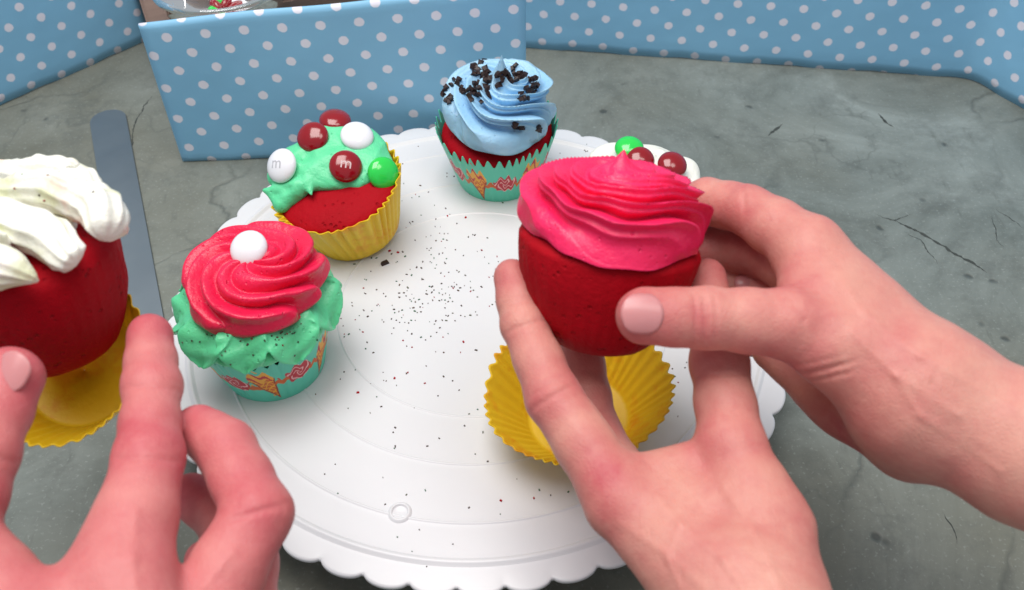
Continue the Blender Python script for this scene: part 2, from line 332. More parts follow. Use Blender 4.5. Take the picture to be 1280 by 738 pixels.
# ------------------------------------------------------------------ polka dot panels
def panel(name, path, hts, mat, label, thick=.35, lean=0., seed=1, wav=.12, uo=0., drop=0.):
    path = np.array(path, float); seg = np.linalg.norm(np.diff(path, axis=0), axis=1); s = np.concatenate([[0], np.cumsum(seg)])
    nu = int(s[-1]/.6)+2; nv = 30; us = np.linspace(0, s[-1], nu); X = np.interp(us, s, path[:, 0]); Yy = np.interp(us, s, path[:, 1])
    if len(path) > 2:
        for _ in range(2): X[1:-1] = (X[:-2]+2*X[1:-1]+X[2:])/4; Yy[1:-1] = (Yy[:-2]+2*Yy[1:-1]+Yy[2:])/4
    H = np.interp(us, s, hts); t = np.stack([np.gradient(X), np.gradient(Yy)], 1); t /= np.linalg.norm(t, axis=1)[:, None]; nn = np.stack([t[:, 1], -t[:, 0]], 1)
    L = []
    for off in (thick/2, -thick/2):
        G = np.zeros((nu, nv, 3))
        for j in range(nv):
            v = j/(nv-1); z = v*H; w = wav*(np.sin(us*.23+v*2+seed)+.6*np.sin(us*.61-v*3+seed*2))*v**.5
            e = np.minimum(1, np.minimum(np.minimum(us, us[-1]-us), np.minimum(z, H-z))/.12+.45)
            G[:, j, 0] = X+nn[:, 0]*(off*e+w-lean*z); G[:, j, 1] = Yy+nn[:, 1]*(off*e+w-lean*z); G[:, j, 2] = z+(.05*np.sin(us*.9+seed)+.03*np.sin(us*2.3+seed*2)+.05)*(1-v)
        L.append(G.reshape(-1, 3))
    Vv = np.concatenate(L); N = nu*nv; f = grid_faces(nu, nv, False, flip=True).tolist()+grid_faces(nu, nv, False, N).tolist()
    def strip(ids):
        for a, b in zip(ids[:-1], ids[1:]): f.append((a, b, b+N, a+N))
    strip([j for j in range(nv)]); strip([(nu-1)*nv+j for j in range(nv-1, -1, -1)])
    strip([i*nv for i in range(nu-1, -1, -1)]); strip([i*nv+nv-1 for i in range(nu)])
    o = mesh_obj(name, Vv, f, mat, org=np.array([X.mean(), Yy.mean(), 0]))
    uvl = o.data.uv_layers.new(name='UVMap'); uu = np.repeat(us, nv)+uo; vv = (np.linspace(0, 1, nv)[None]*H[:, None]).ravel()
    uv = np.stack([np.tile(uu, 2), np.tile(vv, 2)], 1); li = np.zeros(len(o.data.loops), int); o.data.loops.foreach_get('vertex_index', li)
    uvl.data.foreach_set('uv', uv[li].ravel()); tag(o, label, 'panel'); return o
a = atz(229, 202, 0); b = atz(657, 184, 0)
panel('polka_dot_panel', [a[:2], b[:2]], [10.1, 11.8], m_dot, 'low blue polka dot panel standing directly behind the cake board', seed=2, wav=.11, uo=.35)
a = atz(190, 48, 0); b = atz(0, 132, 0); e = b+(b-a)*1.3
panel('polka_dot_panel', [e[:2], a[:2]], [20, 20], m_dot2, 'blue polka dot panel standing behind the palette knife', seed=4, uo=1.0)
a = atz(660, 60, 0); b = atz(1212, 98, 0); c2 = atz(1280, 136, 0); a2 = a+(a-b)*.35; c3 = c2+(c2-b)*5
panel('polka_dot_panel', [a2[:2], a[:2], b[:2], c2[:2], c3[:2]], [22]*5, m_dot2, 'tall blue polka dot panel with a folded corner on the bare tabletop', seed=6, uo=.2, wav=.1)

# ------------------------------------------------------------------ wooden board and glass bowl behind the low panel
bm = bmesh.new(); bmesh.ops.create_cube(bm, size=1)
for v in bm.verts: v.co = Vector(((v.co.x+.5)*.17, (v.co.y+.5)*.13, (v.co.z+.5)*.05))
bmesh.ops.bevel(bm, geom=bm.edges[:], offset=.002, segments=2, affect='EDGES')
me = bpy.data.meshes.new('wooden_box'); bm.to_mesh(me); bm.free(); me.materials.append(m_wood)
wb = bpy.data.objects.new('wooden_box', me); COL.objects.link(wb)
pc0 = atz(188, 30, 5.0); rv = ray(188, 30)[:2]; wb.location = (pc0[0]/100, (pc0[1]-.6)/100, 0); wb.rotation_euler = (0, 0, math.atan2(rv[1], rv[0])-math.pi/2)
tag(wb, 'brown wooden box half hidden behind the low polka dot panel', 'box')
rimp = atz(256, 13, 8.6); bc = np.array([rimp[0], rimp[1]+4.3, 5.0])
bowl = thing('glass_bowl', bc, 'clear glass bowl of sweets on the wooden box', 'bowl')
pr = [(.01, .3), (2.4, .35), (3.3, 1.2), (3.8, 2.4), (4.0, 3.2), (4.05, 3.5), (4.3, 3.65), (4.5, 3.5), (4.5, 3.2), (4.25, 3.0), (4.1, 2.4), (3.6, 1.0), (2.7, 0), (.01, 0)]
Vv, f = lathe(pr, 72); child('bowl_wall', Vv+bc, f, m_glass, bowl)
def candy_mesh(R=.75, T=.42):
    th = np.linspace(0, np.pi, 15); return lathe([(max(.002, R*math.sin(t)), -T*math.cos(t)) for t in th], 28)
CV, CF = candy_mesh()
for i in range(12):
    lay = i//12; an = i*2.4; rr = [1.2, 2.1, 2.4][lay]*math.sqrt(rng.uniform(.15, 1)); p = bc+np.array([rr*math.cos(an), rr*math.sin(an), 0.9+lay*.9+rng.uniform(0, .15)])
    o = mesh_obj('candy', put(CV, p, frame(rng.normal(size=3)+[0, 0, 1.2])), CF, [m_cred, m_cgreen, m_cwhite][i % 3], org=p)
    tag(o, ['red shelled sweet in the glass bowl', 'green shelled sweet in the glass bowl', 'white shelled sweet in the glass bowl'][i % 3], 'sweet', 'sweets in the glass bowl')

# ------------------------------------------------------------------ palette knife
t0 = atz(133, 138, .2); t1 = atz(187, 455, .2); t2 = atz(207, 575, .2); ax = (t1-t0); L = np.linalg.norm(ax); ax /= L; sd = np.cross([0, 0, 1], ax)
kn = thing('palette_knife', np.array([*t1[:2], 0]), 'flat steel palette knife lying on the bare tabletop', 'knife')
us = np.concatenate([np.linspace(0, 1.2, 10)**1.0, np.linspace(1.5, L, 24)]); Vv = []
for u in us:
    hw = 1.22*math.sqrt(max(0.0004, 1-(1-min(u, 1.2)/1.2)**2)) - .1*max(0, (u-3)/L)
    Vv += [t0+ax*u+sd*hw+[0, 0, -.07], t0+ax*u+sd*hw*.98+[0, 0, .0], t0+ax*u-sd*hw*.98+[0, 0, .0], t0+ax*u-sd*hw+[0, 0, -.07], t0+ax*u-sd*hw*.98+[0, 0, -.14], t0+ax*u+sd*hw*.98+[0, 0, -.14]]
child('blade', Vv, grid_faces(len(us), 6).tolist()+[tuple(range(6)), tuple(range(len(Vv)-1, len(Vv)-7, -1))], m_steel, kn, smooth=False)
s = Sdf(np.minimum(t1, t2)-2, np.maximum(t1, t2)+2, .12); h0 = t1-ax*.6+[0, 0, .45]; s.cap(h0, h0+ax*3, .42, .62, .2); s.cap(h0+ax*3, h0+ax*4.6, .62, .6, .2)
Vv, f = s.mesh(); child('handle', Vv, f, m_handle, kn)

# ------------------------------------------------------------------ cake board
NL = 50; PH = math.radians(5.0+3.6); nth = NL*18; th = np.linspace(0, 2*np.pi, nth, endpoint=False)
pc = ((th-PH) % (2*np.pi/NL))/(2*np.pi/NL)-.5
lobe = 15.52+.5*np.sqrt(np.maximum(0, 1-(pc*2*.985)**2))
prof = [(0.01, 0)]
def ridge(r, w, hh): return [(r-w-.25, 0), (r-w-.02, 0), (r-w, 0.002), (r-w*.5, hh*.8), (r, hh), (r+w*.5, hh*.8), (r+w, 0.002), (r+w+.02, 0), (r+w+.25, 0)]
prof += [(3.0, 0)]+ridge(7.2, .07, .05)+ridge(9.84, .07, .05)+ridge(12.8, .07, .055)+[(14.0, 0)]+ridge(14.63, .2, .17)+[(15.2, -.01)]
rows = [(np.full(nth, r), np.full(nth, z)) for r, z in prof]
rows += [(lobe-.14, np.full(nth, -.03)), (lobe-.05, np.full(nth, -.045)), (lobe, np.full(nth, -.1)), (lobe, np.full(nth, -.24)), (lobe-.06, np.full(nth, -.3)), (np.full(nth, 14.8), np.full(nth, -.32)), (np.full(nth, .01), np.full(nth, -.32))]
Vv = np.stack([np.stack([r*np.cos(th), r*np.sin(th), z+ZB], -1) for r, z in rows]).reshape(-1, 3)
cb = thing('cake_board', (0, 0, 0), 'round white plastic cake board with a scalloped edge', 'cake board')
plate = child('plate', Vv, grid_faces(len(rows), nth), m_plast, cb)
hl = atz(500, 641, ZB)
Vv, f = lathe([(.005, .012), (.30, .012), (.33, .03), (.345, .10), (.39, .125), (.44, .10), (.50, .03), (.54, -.02)], 48); child('hole_collar', Vv+hl, f, m_plast, cb)
Vv, f = lathe([(9.0, ZB-.3), (9.0, .02), (9.3, 0), (10.3, 0), (10.5, .05), (10.6, ZB-.3)], 120); child('foot_ring', Vv, f, m_plast, cb)

# ------------------------------------------------------------------ liners
def liner(rb, rt, H, npl, amp, zig, rows=26, per=10, seed=0, flare=.0, wob=.0):
    nth = npl*per; th = np.linspace(0, 2*np.pi, nth, endpoint=False); tri = np.abs(((th*npl/(2*np.pi)+.35*np.sin(th*3+seed)+.25*np.sin(th*7+seed*2)) % 1)*2-1)*2-1
    tri = np.sin(tri*np.pi/2); av = 1+.35*np.sin(th*5+seed)*np.sin(th*2+seed*3)
    hz = H*(1+zig*(tri*.5)+.012*np.sin(th*3+seed)+.01*np.sin(th*7+seed*2))
    rowsV = [np.stack([np.full(nth, .0), np.full(nth, .0), np.full(nth, .0)], 1)+np.stack([.02*np.cos(th), .02*np.sin(th), 0*th], 1)]
    rowsV.append(np.stack([rb*.93*np.cos(th), rb*.93*np.sin(th), 0*th], 1))
    for i in range(rows):
        v = i/(rows-1); r = rb+(rt-rb)*v+flare*v*v+amp*av*tri*(.25+.75*v)*min(1, v*5+.2)+wob*v*np.sin(th*2+seed)+wob*.6*v*np.sin(th*5+seed*3)
        rowsV.append(np.stack([r*np.cos(th), r*np.sin(th), .03+hz*v], 1))
    return np.concatenate(rowsV), grid_faces(rows+2, nth), th, nth
def solid(o, t=.05):
    m = o.modifiers.new('thickness', 'SOLIDIFY'); m.thickness = t/100; m.offset = 0
def add_liner(parent, org, R, mat=m_yellow, **kw):
    Vv, f, th, nth = liner(**kw); o = child('liner', put(Vv, org, R), f, mat, parent); solid(o); return o, th, nth
def printed(o, nrows, th, H, rt, seed):
    """sweets print: ice cream cones, roses and wrapped sweets on turquoise"""
    nth = len(th); C = np.zeros((nrows, nth, 4)); C[:] = lin(84, 204, 176); C[..., 3] = 1
    U = th*rt; U = np.repeat(U[None], nrows, 0); W = np.repeat((np.arange(nrows)-2)[:, None]/(nrows-3)*H, nth, 1); per = rt*2*np.pi
    OR, YE, RE, PA, DK = lin(206, 92, 16), lin(236, 170, 40), lin(190, 16, 46), lin(240, 190, 190), lin(150, 50, 20)
    r = random.Random(seed)
    n = 12
    for i in range(n):
        cu = (i+.5)*per/n; cv = [.40, .50, .44, .55][i % 4]*H; rot = r.uniform(-.25, .25)
        du = (U-cu+per/2) % per-per/2; dv = W-cv; x = du*math.cos(rot)+dv*math.sin(rot); y = -du*math.sin(rot)+dv*math.cos(rot); x = x/1.45; y = y/1.45; kind = i % 2
        if kind == 0:      # cone
            hw = np.clip((y+.95)/1.5, 0, 1)*.42; m = (np.abs(x) < hw) & (y > -.95) & (y < .5); C[m] = OR
            g = m & ((np.abs(((x+y) % .26)-.13) < .035) | (np.abs(((x-y) % .26)-.13) < .035)); C[g] = YE
            e = m & (np.abs(x) > hw-.06); C[e] = DK
            s2 = (x**2+(y-.62)**2 < .40**2) & (y > .42); C[s2] = YE; C[s2 & (np.sin(x*14+y*9) > .5)] = RE
        elif kind == 1:    # rose
            rr = np.hypot(x, y); an = np.arctan2(y, x); m = rr < .46+.04*np.sin(an*5); C[m] = RE
            C[m & (np.abs((rr*9-an*.9) % 2.1-1) < .22)] = PA
            lf = (np.hypot((np.abs(x)-.62)/1.0, (y+.12)/.55) < .26); C[lf] = OR
        else:              # wrapped sweet
            m = np.hypot(x/1.1, y) < .3; C[m] = OR; C[m & (np.abs((x*6+y*3) % 1.6-.8) < .25)] = YE
            tw = (np.abs(x) > .28) & (np.abs(x) < .62) & (np.abs(y) < (np.abs(x)-.2)*.65); C[tw] = RE if i % 2 else OR
    for i in range(26):    # little dots
        cu = r.uniform(0, per); cv = r.uniform(.1, .95)*H; du = (U-cu+per/2) % per-per/2; m = np.hypot(du, W-cv) < .07; C[m & (C[..., 1] > .5) & (C[..., 0] < .3)] = RE if i % 2 else YE
    a = o.data.color_attributes.new('print', 'FLOAT_COLOR', 'POINT'); a.data.foreach_set('color', C.reshape(-1).astype(np.float32))
def cake_prof(rb, rt, H, dome, inset=.12, barrel=False):
    p = [(.01, .06), (rb-inset-.55, .08), (rb-inset-.25, .18), (rb-inset, .45)]
    p += [(rb-inset+(rt-rb)*(math.sin(t*np.pi/2)**.85 if barrel else t*.97), .45+(H-.45)*t) for t in np.linspace(.1, .95, 10)]
    p += [((rt-inset)*math.cos(a), H*.97+dome*math.sin(a)) for a in np.linspace(.05, 1.55, 14)]
    return p
def add_cake(parent, org, R, rb, rt, H, dome, seed=0, amp=.02, barrel=False):
    Vv, f = lathe(cake_prof(rb, rt, H, dome, .2 if not barrel else .12, barrel), 320 if barrel else 110); nr = snoise(Vv, 1.3, seed)*amp+snoise(Vv, 5, seed+1)*amp*.35
    d = Vv*[1, 1, .4]; d /= np.linalg.norm(d, axis=1)[:, None]+1e-6; Vv = Vv+d*nr[:, None]*(np.hypot(Vv[:, 0], Vv[:, 1]) > .3)[:, None]
    if barrel:
        an = np.arctan2(Vv[:, 1], Vv[:, 0]); zf = np.clip(Vv[:, 2]/.6, 0, 1)*np.clip((H+.2-Vv[:, 2])/.8, 0, 1); fl = .009*np.sin(an*40)*zf; rr = np.hypot(Vv[:, 0], Vv[:, 1])+1e-6
        Vv[:, 0] *= 1+fl/rr; Vv[:, 1] *= 1+fl/rr
    return child('cake', put(Vv, org, R), f, m_cake, parent)
def rope(path, rad, nr, amp, twist, upv=(0, 0, 1), m=72, seed=0, wob=.03):
    path = np.array(path, float); N = len(path); T = np.gradient(path, axis=0); T /= np.linalg.norm(T, axis=1)[:, None]+1e-9
    S = np.zeros_like(T); v = np.cross(T[0], np.asarray(upv, float))
    for i in range(N): v = v-T[i]*(v@T[i]); v = v/np.linalg.norm(v); S[i] = v
    B = np.cross(S, T)
    ph = np.linspace(0, 2*np.pi, m, endpoint=False); V = []
    sl = np.concatenate([[0], np.cumsum(np.linalg.norm(np.diff(path, axis=0), axis=1))])
    for i in range(N):
        q = np.abs(np.sin((nr*ph+twist*sl[i]+.5*np.sin(sl[i]*1.7+seed))/2)); g = 1+amp*(1-2*q**.7)+wob*np.sin(ph*2+sl[i]*2.2+seed)
        V.append(path[i]+rad[i]*g[:, None]*(np.cos(ph)[:, None]*S[i]+np.sin(ph)[:, None]*B[i]))
    V = np.concatenate(V); return V, grid_faces(N, m).tolist()+[tuple(range(m-1, -1, -1)), tuple(range((N-1)*m, N*m))]
def swirl(R0, z0, turns, z1, r0, r1, start, tip, N=300, ccw=1, nr=8, amp=.13, twist=.5, seed=0, exp=.85, tipdir=(0, 0, 1)):
    P = []; rad = []
    for i in range(N):
        t = i/(N-1); rr = R0*(1-t**1.15)**exp if t < 1 else 0; an = start+ccw*turns*2*np.pi*t
        z = z0+(z1-z0)*t**1.25; P.append((rr*math.cos(an), rr*math.sin(an), z)); rad.append((r0+(r1-r0)*t)*min(1, (.25+t*14)))
    last = np.array(P[-1])
    for i in range(1, 16):
        t = i/15; P.append(tuple(last+np.array(tipdir)*tip*t+[.06*math.sin(t*3), 0, 0])); rad.append(max(.015, r1*(1-t)**1.3))
    return rope(P, rad, nr, amp, twist, seed=seed)
def rosette(Rr, z0, hgt, n, twist, amp, ph=0., NT=480, NR=110, pw=.75, fine=0., peak=0., lo=.55, tw=.8):
    """dome piped with a star nozzle: overlapping strands that spiral in to the middle"""
    th = np.linspace(0, 2*np.pi, NT, endpoint=False); rows = []
    for i in range(NR):
        e = -lo+(np.pi/2+lo)*i/(NR-1); q = max(0., math.cos(e)); out = max(0, min(1, (e+lo)/.5))
        x = (th*n/(2*np.pi)+twist*(1-q if e > 0 else -(1-q)*.6)*1.4*(1-.35*q*(tw < .8))+ph+.30*np.sin(th*2+1)+.16*np.sin(th*3+.5)+.10*math.sin(i*.09)) % 1
        g = np.where(x < .72, np.sin(x/.72*np.pi/2)**1.4, np.cos((x-.72)/.28*np.pi/2)**.8)
        if fine: g = g-fine*np.abs(np.sin(x*np.pi*3))**1.1
        m = amp*(q**.6)*(.25+.75*out)*(1+.15*np.sin(th*1+2)); r = Rr*(q**pw)*(1+m*(g-.5)*(.35 if e < .3 else .35+.4*min(1, (e-.3)/.3))+.03*np.sin(th*3))
        z = z0+hgt*(math.sin(e) if e > 0 else math.sin(e)*.9)+m*2.1*(g-.5)*max(.2, math.sin(max(e, 0)))+(peak*np.maximum(0, 1-(r/Rr)/.30)**2 if e > 0 else 0)
        rows.append(np.stack([r*np.cos(th), r*np.sin(th), z], 1))
    return np.concatenate(rows), grid_faces(NR, NT)
def add_candy(parent, p, n, mat, R=.75, T=.42, letter=None, lmat=None, xref=(1, 0, 0)):
    Fm = frame(n, xref); Vv, f = candy_mesh(R, T); c = child('candy', put(Vv, p, Fm), f, mat, parent)
    if letter:
        cu = bpy.data.curves.new('t', 'FONT'); cu.body = letter; cu.align_x = 'CENTER'; cu.align_y = 'CENTER'; cu.size = 1; cu.resolution_u = 4
        to = bpy.data.objects.new('t', cu); COL.objects.link(to); bpy.context.view_layer.update()
        me = to.to_mesh(); lv = np.array([v.co[:] for v in me.vertices]); lf = [tuple(pp.vertices) for pp in me.polygons]; to.to_mesh_clear(); bpy.data.objects.remove(to)
        ext = lv.max(0)-lv.min(0); lv = (lv-(lv.max(0)+lv.min(0))/2)/ext[0]*R*.62
        lv[:, 2] = T*np.sqrt(np.maximum(0, 1-(lv[:, 0]**2+lv[:, 1]**2)/R**2))+.008
        ABS[c.name] = ABS[parent.name]
        child('letter', put(lv, p, Fm), lf, lmat, c, smooth=False)
    return c
def bvh_of(o):
    me = o.data; mw = ABS[o.name] if o.parent is None else ABS[o.name]
    return BVHTree.FromPolygons([tuple((v.co+mw)*100) for v in me.vertices], [tuple(p.vertices) for p in me.polygons])
def hit(bv, px, py):
    r = ray(px, py); h = bv.ray_cast(Vector(CAM), Vector(r)); return (np.array(h[0]), np.array(h[1])) if h[0] is not None else (None, None)
def merge(parts):
    Vs, Fs, n = [], [], 0
    for v, f in parts:
        Vs.append(np.asarray(v)); Fs += [tuple(int(i)+n for i in q) for q in f]; n += len(v)
    return np.concatenate(Vs), Fs

# ------------------------------------------------------------------ cupcake with the pink rose on a mint skirt
o1 = atz(344, 452, ZB); R1 = frame((-.02, -.03, 1))
t = thing('cupcake', o1, 'cupcake with pink rose frosting on a ruffled mint skirt and one white sweet', 'cupcake')
PR = 60
lo, th, nth = add_liner(t, o1, R1, m_print, rb=2.45, rt=3.3, H=3.7, npl=40, amp=.07, zig=.14, rows=PR, per=18, seed=1)
printed(lo, PR+2, th+.6, 3.7, 3.0, 3)
add_cake(t, o1, R1, 2.45, 3.25, 3.5, .9, 1)
s = Sdf(o1+[-5, -5, 2.2], o1+[5, 5, 7.2], .075); s.ell(o1+[0, 0, 4.0], EYE, (3.5, 3.5, 1.05), .2)
s.noise(.04, 2.6, 1)
cv_, cf_ = s.mesh(); parts = [(cv_, cf_)]
def petal(a0, w, lw, r_in, r_out, z_in, z_out, sd, nu=17, nv=22):
    q = np.random.default_rng(sd); V = []; th_ = .30
    for lay in (0, 1):
        for j in range(nv):
            v = j/(nv-1); wid = w*(math.sin(math.pi*(.22+.76*v))**.55)*(1 if v < .75 else max(.1, 1-((v-.75)/.25)**2*.75)); rho = r_in+(r_out-r_in)*math.sin(v*np.pi/2)**.9; z = z_in+(z_out-z_in)*v**1.5
            for i in range(nu):
                u = -1+2*i/(nu-1); lift = .5*abs(u)**1.6*(.5+.5*math.sin(v*np.pi))-.28*(1-abs(u))+.05*math.sin(v*11+sd)*abs(u)+.04*math.sin(v*17+u*3+sd*2)
                an = a0+u*wid/rho+.05*math.sin(v*3+sd); tt = th_*(1-.75*abs(u)**4)*(1-.6*v**6)*(-1 if lay else 1); nr_ = np.array([math.cos(an)*.75, math.sin(an)*.75, .66])
                V.append(o1+np.array([rho*math.cos(an), rho*math.sin(an), z])+nr_*(lift+tt))
    n = nu*nv; f = grid_faces(nv, nu, False, flip=True).tolist()+grid_faces(nv, nu, False, n).tolist()
    bd = [i for i in range(nu)]+[j*nu+nu-1 for j in range(1, nv)]+[(nv-1)*nu+i for i in range(nu-2, -1, -1)]+[j*nu for j in range(nv-2, 0, -1)]
    f += [(bd[x], bd[(x+1) % len(bd)], bd[(x+1) % len(bd)]+n, bd[x]+n) for x in range(len(bd))]
    return np.array(V), f
NP = 9
for i in range(NP):
    parts.append(petal(-np.pi/2+.05+i*2*np.pi/NP+rng.uniform(-.1, .1), 1.15+rng.uniform(-.12, .12), 1, 2.4, 3.62+rng.uniform(-.1, .12), 5.0+rng.uniform(-.1, .15), 3.2+rng.uniform(-.2, .25), i))
Vv, f = merge(parts); Vv = Vv+np.stack([snoise(Vv, 2.2, q) for q in (1, 2, 3)], 1)*.05
skirt = child('frosting_skirt', Vv, f, m_green, t)
m = skirt.modifiers.new('fuse', 'REMESH'); m.mode = 'VOXEL'; m.voxel_size = .0006; m.use_smooth_shade = True
m = skirt.modifiers.new('soften', 'SMOOTH'); m.iterations = 5; m.factor = .5
bpy.context.view_layer.update(); nm = bpy.data.meshes.new_from_object(skirt.evaluated_get(bpy.context.evaluated_depsgraph_get())); skirt.modifiers.clear(); skirt.data = nm
parts = [rosette(3.15, 5.55, 1.3, 7, 2.2, .36)]
Vv, f = merge(parts); Vv = put(Vv, o1+[.25, .3, 0], R1); Vv = Vv+np.stack([snoise(Vv, 1.3, q) for q in (3, 4, 5)], 1)*.06+snoise(Vv, 6, 3)[:, None]*.012
ro = child('frosting_rose', Vv, f, m_pink, t); bv = bvh_of(ro); p, n = hit(bv, 311, 311)
add_candy(t, p-ray(311, 309)*.2, np.array([-.15, -.5, 1]), m_cwhite, .86, .46)
def bits(name, parent, bv, spots, size, mat, joined=False):
    allp = []
    for (px, py) in spots:
        p, n = hit(bv, px, py)
        if p is None: continue
        if n@ray(px, py) > 0: n = -n
        bx = np.array([(-1, -1, -1), (1, -1, -1), (1, 1, -1), (-1, 1, -1), (-.7, -.7, 1), (.7, -.7, 1), (.7, .7, 1), (-.7, .7, 1)], float)*rng.uniform(.45, 1.25, (8, 3))
        Vb = put(bx*np.array(size)*rng.uniform(.7, 1.25, 3)/2, p+n*size[2]*.3, frame(n, rng.normal(size=3)))
        fb = [(3, 2, 1, 0), (4, 5, 6, 7), (0, 1, 5, 4), (1, 2, 6, 5), (2, 3, 7, 6), (3, 0, 4, 7)]
        if joined: allp.append((Vb, fb))
        else: child(name, Vb, fb, mat, parent, smooth=False)
    if joined and allp: Vv, f = merge(allp); tag(child(name, Vv, f, mat, parent, smooth=False), kind='stuff')
ABS[skirt.name] = ABS[t.name]
bpy.context.view_layer.update()
sp = [(rng.normal(285, 16), rng.normal(415, 6)) for _ in range(16)]+[(rng.normal(352, 12), rng.normal(416, 8)) for _ in range(22)]+[(rng.normal(250, 12), rng.normal(400, 18)) for _ in range(8)]+[(rng.normal(320, 50), rng.normal(430, 16)) for _ in range(16)]
bits('sprinkles', skirt, bvh_of(skirt), sp, (.09, .08, .07), m_spr, True)

# ------------------------------------------------------------------ cupcake in the tilted yellow liner with mint frosting and sweets
o2 = atz(447, 290, ZB)+[0, 0, .05]; R2 = frame((-.17, -.13, 1))
o2 = o2+[0, 0, .38]
t = thing('cupcake', o2, 'cupcake in a yellow liner with mint frosting and red, white and green sweets', 'cupcake')
add_liner(t, o2, R2, rb=2.45, rt=3.45, H=3.6, npl=36, amp=.14, zig=.05, seed=2, per=12)
add_cake(t, o2, R2, 2.45, 3.42, 3.3, .8, 4)
s = Sdf(o2+[-5.5, -4.5, 2], o2+[4.5, 5.5, 7.6], .075)
zz = o2[2]+4.2
for px, py, z, rx, ry, rz in [(400, 200, .1, 1.9, 1.6, .75), (440, 196, .1, 1.6, 1.5, .75), (372, 206, -.1, 1.2, 1.1, .7), (412, 176, .4, 1.5, 1.2, .8), (466, 208, -.25, 1.2, 1.1, .6), (415, 222, -.2, 1.4, .9, .5), (352, 220, -.5, .8, .8, .6), (440, 222, -.35, 1.2, .8, .45), (480, 220, -.5, .7, .7, .5), (455, 182, .1, 1.0, 1.0, .7)]:
    s.ell(atz(px, py, zz+z), R2, (rx, ry, rz), .35)
a = atz(372, 236, zz-.5); b = atz(330, 238, zz-.7); s.cap(a, b, .5, .12, .3); s.cap(b+[.1, 0, -.1], atz(352, 256, zz-1.2), .14, .42, .3); s.cap(atz(352, 256, zz-1.2), a, .42, .5, .2)
s.ell(atz(354, 236, zz-.1), R2, (.55, .35, .35), .12, sub=True)
s.ell(atz(408, 205, zz+1.0), R2, (.9, .5, .45), .15, sub=True); s.ell(atz(445, 232, zz+.35), R2, (.8, .45, .4), .12, sub=True); s.ell(atz(400, 232, zz+.3), R2, (.7, .45, .4), .12, sub=True); s.ell(atz(378, 190, zz+1.0), R2, (.6, .6, .5), .15, sub=True)
s.cap(atz(385, 232, zz-.2), atz(389, 243, zz-.3), .3, .12, .3)
s.ridged(.09, 1.4, 2); s.noise(.02, 4, 3); s.noise(.01, 8, 4)
Vv, f = s.mesh(); fr = child('frosting', Vv, f, m_green, t); bv = bvh_of(fr)
for px, py, mt, R, le in [(392, 173, m_cred, .86, None), (419, 153, m_cred, .86, None), (446, 172, m_cwhite, .88, None), (354, 208, m_cwhite, .92, 'm'), (432, 209, m_cred, .86, 'm'), (478, 217, m_cgreen, .86, None)]:
    p, n = hit(bv, px, py)
    if p is None: p = atz(px, py, zz+.5); n = np.array([0, 0, 1.])
    if (px, py) == (419, 153): p = atz(419, 153, zz+.95); n = np.array([0, .6, 1.])
    if n@ray(px, py) > 0: n = -n
    v = -ray(px, py); nn = n+v*.8+np.array([(px-415)/90, 0, 0]); nn /= np.linalg.norm(nn)
    add_candy(t, p+nn*.12, nn, mt, R, .43, le, m_letter if mt is m_cred else m_letter2, xref=cdir(1, .1, 0))

# ------------------------------------------------------------------ blue swirl cupcake
o3 = atz(624, 219, ZB); R3 = frame((-.02, -.05, 1))
t = thing('cupcake', o3, 'cupcake with tall blue swirl frosting and chocolate sprinkles', 'cupcake')
lo, th, nth = add_liner(t, o3, R3, m_print, rb=2.4, rt=3.4, H=3.75, npl=40, amp=.075, zig=.17, rows=PR, per=18, seed=4)
printed(lo, PR+2, th+.12, 3.75, 3.0, 8)
add_cake(t, o3, R3, 2.4, 3.35, 3.3, 1.1, 6)
parts = [rosette(3.0, 4.85, 2.15, 6, 2.9, .5, pw=.8, fine=.32, peak=1.7, ph=.3, lo=.3)]
Vv, f = merge(parts); Vv = put(Vv, o3+[-.22, .0, 0], frame((.06, -.08, 1))); Vv = Vv+snoise(Vv, 2.4, 5)[:, None]*.03
fr = child('frosting', Vv, f, m_blue, t); bv = bvh_of(fr); ABS[fr.name] = ABS[t.name]
sp = []
for cx, cy, sx, sy, nn in [(600, 86, 10, 5, 11), (633, 96, 8, 9, 15), (610, 103, 6, 7, 8), (593, 115, 8, 6, 12), (556, 113, 5, 6, 7), (560, 125, 3, 5, 4), (573, 105, 4, 5, 5), (652, 96, 5, 4, 6), (668, 104, 3, 9, 7), (655, 124, 5, 2, 5), (644, 157, 4, 1.5, 3), (654, 159, 2, 1, 1), (673, 158, 1, 3, 2), (660, 112, 5, 4, 4)]:
    sp += [(x_, y_) for x_, y_ in [(rng.normal(cx, sx*.85), rng.normal(cy, sy*.85)) for _ in range(int(nn*1.25))] if abs(x_-618) > 4 or y_ > 100]
bits('chocolate_sprinkle', fr, bv, sp, (.40, .30, .26), m_choc)

# ------------------------------------------------------------------ cream cupcake behind the held one
o4 = atz(790, 296, ZB); R4 = frame((0, 0, 1))
t = thing('cupcake', o4, 'cream frosted cupcake with green and red sweets behind the held pink cupcake', 'cupcake')
add_liner(t, o4, R4, rb=2.45, rt=3.2, H=3.2, npl=42, amp=.075, zig=.05, seed=5, per=8)
add_cake(t, o4, R4, 2.45, 3.15, 3.1, .8, 7)
s = Sdf(o4+[-4.5, -4.5, 2.5], o4+[4.5, 4.5, 7], .1); s.ell(o4+[.1, 0, 3.8], EYE, (3.45, 3.3, .9), .3)
for i in range(7): a = i*.9; s.cap(o4+[2*math.cos(a), 2*math.sin(a), 4.1], o4+[1.1*math.cos(a+.8), 1.1*math.sin(a+.8), 4.4], .62, .5, .25)
s.noise(.08, 2.4, 6); Vv, f = s.mesh(); fr = child('frosting', Vv, f, m_white, t); bv = bvh_of(fr); ABS[fr.name] = ABS[t.name]
